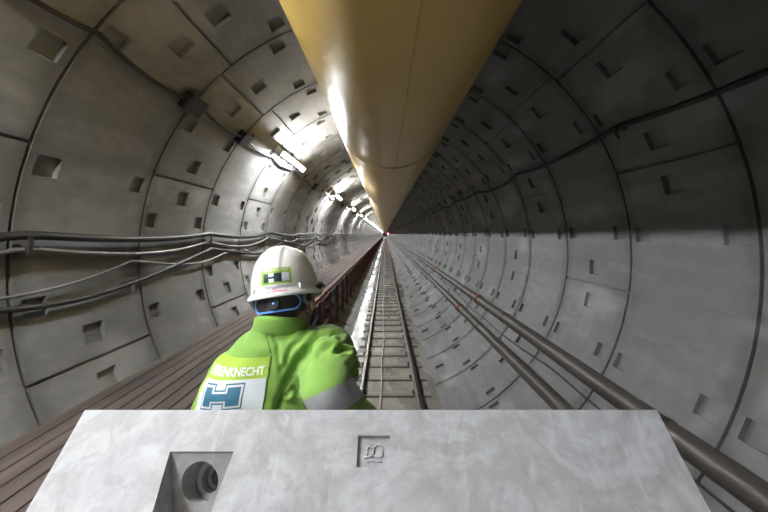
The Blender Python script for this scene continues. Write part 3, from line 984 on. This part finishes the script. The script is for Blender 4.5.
def hshape(x0, x1, y0, y1, wl, nx0, nx1, ny, ny2, shear=0):
    # block H with a small notch above and below the cross bar
    b = bmesh.new()
    P = lambda x, y: b.verts.new((x + shear*(y-y0), y, 0))
    xs_ = [x0, nx0, nx1, x1]; 
    def r(a, c, d, e):
        b.faces.new([P(a, d), P(c, d), P(c, e), P(a, e)])
    r(x0, nx0, y0, y1); r(nx1, x1, y0, y1); r(nx0, nx1, ny, ny2)
    return b
# outline (teal), inner white, solid teal
HX0, HX1, HY0, HY1 = .060, .190, .064, .129
wrap_mesh(hshape(HX0, HX1, HY0, HY1, 0, .116, .146, .079, .114), .0030, 'logo_outline', M_teal, jacket)
wrap_mesh(hshape(HX0+.0035, HX1-.0035, HY0+.004, HY1-.004, 0, .1125, .1495, .083, .110), .0036, 'logo_gap', M_patchwhite, jacket)
wrap_mesh(hshape(HX0+.009, HX1-.009, HY0+.0095, HY1-.0095, 0, .107, .155, .0875, .1055), .0042, 'logo_letter_h', M_teal, jacket)

# trousers and boots
bm = bmesh.new()
ell(bm, PV + Vector((0, 0, -.02)), (.165, .12, .14))
for hp, kn, an in FT:
    cap(bm, hp, kn, .095, .076); cap(bm, kn, an + Vector((0, 0, .02)), .076, .066)
padd('trousers', remesh(bm, .009, 6), M_trouser)
for hp, kn, an in FT:
    bm = bmesh.new(); cap(bm, an + Vector((0, 0, .05)), an + Vector((0, .01, -.02)), .055, .052); ell(bm, an + Vector((0, .06, -.045)), (.052, .145, .05))
    box(bm, an.x-.05, an.x+.05, an.y-.075, an.y+.19, .602, .63)
    padd('boot', remesh(bm, .007, 4), M_boot)

# helmet ------------------------------------------------------------
HB = .028       # height of the rim above the skull centre (head frame)
def dome(a, e, grow=0.):
    """point of the shell: a azimuth (0 = right, 90 = face), e 0..1 from rim to crown"""
    t = e*PI/2
    c = math.cos(t)**.66; z = math.sin(t)**.95
    rx, ry, rz = .1045+grow, .132+grow, .150+grow
    x, y = rx*c*math.cos(a), ry*c*math.sin(a)
    zz = rz*z
    # raised band from front to back
    if e > .02:
        k = max(0., min(1., (.030 - abs(x))/.006)); k = k*k*(3-2*k)
        zz += .0045*k*min(1, e*2.2); y += .0045*k*math.copysign(1, math.sin(a))*min(1, e*6)*(math.cos(t))
    return Vector((x, y + .004, HB + zz))
helm = bmesh.new(); NA, NE = 120, 30
rows = []
def brimpt(a, g, dz):
    fr = max(0, math.sin(a))
    rx, ry = .1045+g*.013, .132+g*(.012+.038*fr**3)
    return Vector((rx*math.cos(a), .004+ry*math.sin(a), HB + dz - .004*g - .010*g*fr**2))
prof = [('b', .0, -.012), ('b', .9, -.013), ('b', 1.0, -.009), ('b', .95, -.004), ('b', .15, .004)]
for kind, g, dz in prof:
    rows.append([helm.verts.new(H(*brimpt(2*PI*k/NA, g, dz))) for k in range(NA)])
for j in range(1, NE):
    rows.append([helm.verts.new(H(*dome(2*PI*k/NA, j/NE))) for k in range(NA)])
for a, b in zip(rows, rows[1:]):
    for k in range(NA): helm.faces.new((a[k], a[(k+1) % NA], b[(k+1) % NA], b[k]))
top = helm.verts.new(H(*dome(0, 1.)))
for k in range(NA): helm.faces.new((rows[-1][k], rows[-1][(k+1) % NA], top))
# inner shell
inner = []
for j in range(0, 16):
    inner.append([helm.verts.new(H(*dome(2*PI*k/NA, j/16, -.004))) if j else helm.verts.new(H(*brimpt(2*PI*k/NA, -.3, -.012))) for k in range(NA)])
for a, b in zip(inner, inner[1:]):
    for k in range(NA): helm.faces.new((b[k], b[(k+1) % NA], a[(k+1) % NA], a[k]))
for k in range(NA): helm.faces.new((rows[0][k], rows[0][(k+1) % NA], inner[0][(k+1) % NA], inner[0][k]))
hbvh = None
bmesh.ops.recalc_face_normals(helm, faces=helm.faces)
hbvh = BVHTree.FromBMesh(helm)
helmet = padd_bm('helmet', helm, M_helmet, None, 50)
def on_helmet(az, z, off):
    """az degrees from straight back, + to the right; z above the rim"""
    a = math.radians(-90 + az + 5)
    d = HR @ Vector((math.cos(a), math.sin(a), 0))
    o = HC + HR @ Vector((0, .004, HB+z))
    hit = hbvh.ray_cast(o + d*.3, -d)
    if hit[0] is None: return o + d*.12, d
    n = hit[1] if hit[1].dot(d) > 0 else -hit[1]
    return hit[0] + n*off, n
def sticker(az0, az1, z0, z1, off, name, material, nx=14, ny=8, tilt=0):
    b = bmesh.new()
    g = [[b.verts.new(on_helmet(az0+(az1-az0)*i/nx, z0+(z1-z0)*j/ny + tilt*(i/nx-.5), off)[0]) for i in range(nx+1)] for j in range(ny+1)]
    for j in range(ny):
        for i in range(nx): b.faces.new((g[j][i], g[j][i+1], g[j+1][i+1], g[j+1][i]))
    return padd_bm(name, b, material, helmet)
def sticker_text(txt, az, z, h, wdt, off, name, material):
    b = bmesh.new(); b.from_mesh(text_mesh(txt, 1., .02))
    xs = [v.co.x for v in b.verts]; ys = [v.co.y for v in b.verts]
    w_ = max(xs)-min(xs); h_ = max(ys)-min(ys)
    for v in b.verts:
        u = (v.co.x-min(xs))/w_-.5; q = (v.co.y-min(ys))/h_-.5
        v.co = on_helmet(az+u*wdt, z+q*h, off)[0]
    return padd_bm(name, b, material, helmet)
sticker(-19, 22, .016, .070, .0008, 'green_sticker', M_stick_green)
sticker_text('HERRENKNECHT', 1, .064, .0065, 36, .0013, 'sticker_lettering', M_letter)
sticker(-14, 17, .028, .054, .0012, 'sticker_dark_block', M_stick_dark)
sticker(9, 19, .028, .054, .0016, 'sticker_grey_block', M_stick_white)
for a0, a1, z0, z1 in ((-7, -.5, .044, .0552), (-7, -.5, .0268, .038)):
    sticker(a0, a1, z0, z1, .0016, 'sticker_h_notch', M_stick_green if False else M_letter, 4, 3)
sticker(-19, 22, .0155, .0215, .0012, 'sticker_white_strip', M_letter)
sticker(-12, 16, -.004, .0135, .0008, 'pale_sticker', M_stick_white)
sticker_text('O', -.5, .0075, .007, 5, .0013, 'sticker_red_mark', M_stick_red)
sticker(-10, 14, -.002, .0005, .0013, 'sticker_red_line', M_stick_red, 10, 1)
for az in (-36, 37):
    b = bmesh.new(); p, n = on_helmet(az, .010, 0)
    u = HR @ Vector((0, 0, 1)); s = n.cross(u).normalized()
    Mx = Matrix((s, n, u)).transposed().to_4x4(); Mx.translation = p
    box(b, -.010, .010, -.004, .006, -.008, .008, .002); bmesh.ops.transform(b, matrix=Mx, verts=b.verts)
    padd_bm('accessory_slot', b, M_helmet, helmet, smooth=False)
# headband and rear adjuster under the rim
def band_pt(az, z, r): 
    a = math.radians(-90+az)
    return H((.083+r)*math.cos(a), .004+(.104+r)*math.sin(a), HB+z)
b = bmesh.new(); rr = []
for j, (z, r) in enumerate(((-.006, -.004), (-.006, .004), (-.034, .004), (-.034, -.004))):
    rr.append([b.verts.new(band_pt(-150+300*i/60, z, r)) for i in range(61)])
for j in range(4):
    a, c = rr[j], rr[(j+1) % 4]
    for i in range(60): b.faces.new((a[i], a[i+1], c[i+1], c[i]))
padd_bm('headband', b, M_headband, helmet, 40)
def pill(az0, az1, z0, z1, r, thick, name, material, hole=None):
    """rounded plate curved round the head"""
    b = bmesh.new(); n = 12; zc = (z0+z1)/2; rz = (z1-z0)/2; ra = math.degrees(rz/.105)
    out = [(az1-ra + ra*math.cos(t), zc + rz*math.sin(t)) for t in [(-PI/2 + PI*i/n) for i in range(n+1)]] + \
          [(az0+ra + ra*math.cos(t), zc + rz*math.sin(t)) for t in [(PI/2 + PI*i/n) for i in range(n+1)]]
    m = 14
    top_ = []
    # dense top and bottom edges
    pts = []
    for i in range(len(out)):
        a, c = out[i], out[(i+1) % len(out)]
        k = m if abs(a[0]-c[0]) > 5 else 1
        for t in range(k): pts.append((a[0]+(c[0]-a[0])*t/k, a[1]+(c[1]-a[1])*t/k))
    if hole:
        inn = [((p[0]-(az0+az1)/2)*(1-hole*rz/ ( (az1-az0)/2*.105*PI/180)) + (az0+az1)/2, zc+(p[1]-zc)*(1-hole)) for p in pts]
        A = [b.verts.new(band_pt(p[0], p[1], r+thick)) for p in pts]; B = [b.verts.new(band_pt(p[0], p[1], r+thick)) for p in inn]
        A2 = [b.verts.new(band_pt(p[0], p[1], r)) for p in pts]; B2 = [b.verts.new(band_pt(p[0], p[1], r)) for p in inn]
        N = len(pts)
        for i in range(N):
            j = (i+1) % N
            b.faces.new((A[i], A[j], B[j], B[i])); b.faces.new((A[i], A2[i], A2[j], A[j])); b.faces.new((B[i], B[j], B2[j], B2[i]))
    else:
        A = [b.verts.new(band_pt(p[0], p[1], r+thick)) for p in pts]; A2 = [b.verts.new(band_pt(p[0], p[1], r)) for p in pts]
        N = len(pts)
        mid = [b.verts.new(band_pt(p[0], zc, r+thick+.001)) for p in pts]
        for i in range(N):
            j = (i+1) % N
            b.faces.new((A[i], A2[i], A2[j], A[j]))
            b.faces.new((A[i], A[j], mid[j], mid[i]))
        bmesh.ops.remove_doubles(b, verts=b.verts, dist=1e-5)
    return padd_bm(name, b, material, helmet, 40)
pill(-46, 46, -.060, -.010, .003, .012, 'battery_pack', M_headband)
pill(-46, 46, -.060, -.010, .0145, .0028, 'blue_trim', M_blue, .2)
def knob(az, z, rad, th, name, material, r=.012, seg=24):
    p = band_pt(az, z, r); n = (p - band_pt(az, z, r-.01)).normalized()
    b = bmesh.new(); tube(b, [p, p+n*th*.85, p+n*th], [rad, rad, rad*.88], seg)
    return padd_bm(name, b, material, helmet, 40)
knob(1, -.034, .018, .014, 'adjuster_knob', M_headband); knob(1, -.034, .003, .0165, 'blue_led', M_blueled); 
for az in (62, -62):
    p = band_pt(az, -.028, .004); q = band_pt(az, -.028, .018); n = (q-p).normalized()
    b = bmesh.new(); tube(b, [p, q], .019, 24); padd_bm('strap_pivot', b, M_grey, helmet, 40)
    b = bmesh.new(); tube(b, [q, q+n*.001], .0125, 24); padd_bm('pivot_hole', b, M_headband, helmet)
# cable clip at the right side of the shell
b = bmesh.new(); p, n = on_helmet(80, .004, .0)
ell(b, p + n*.012, (.010, .014, .012)); tube(b, [p, p+n*.02, p+n*.025+Vector((0, .02, -.012))], .005, 8)
padd_bm('lamp_clip', b, M_black, helmet)
# chin strap
for s in (-1, 1):
    b = bmesh.new(); tube(b, [H(s*.088, .01, HB-.03), H(s*.084, .025, -.04), H(s*.055, .055, -.10), H(0, .065, -.122)], .004, 8); padd_bm('chin_strap', b, M_black, helmet)

# ------------------------------------------------------------------ camera and world
cd = bpy.data.cameras.new('camera'); cam = bpy.data.objects.new('camera', cd); C.objects.link(cam)
cam.location = (0, 0, CAMZ); cam.rotation_euler = (PI/2, 0, 0)
cd.sensor_width = 36; cd.lens = 341/768*36; cd.clip_start = .02; cd.clip_end = 500
cd.shift_x = -1/768; cd.shift_y = -22/768
bpy.context.scene.camera = cam
w = bpy.data.worlds.new('world'); bpy.context.scene.world = w; w.use_nodes = True
w.node_tree.nodes['Background'].inputs[0].default_value = (.9, .95, 1, 1)
w.node_tree.nodes['Background'].inputs[1].default_value = .01
vs = bpy.context.scene.view_settings
vs.view_transform = 'Standard'; vs.look = 'None'; vs.gamma = 1; vs.use_curve_mapping = False; vs.exposure = 2.1
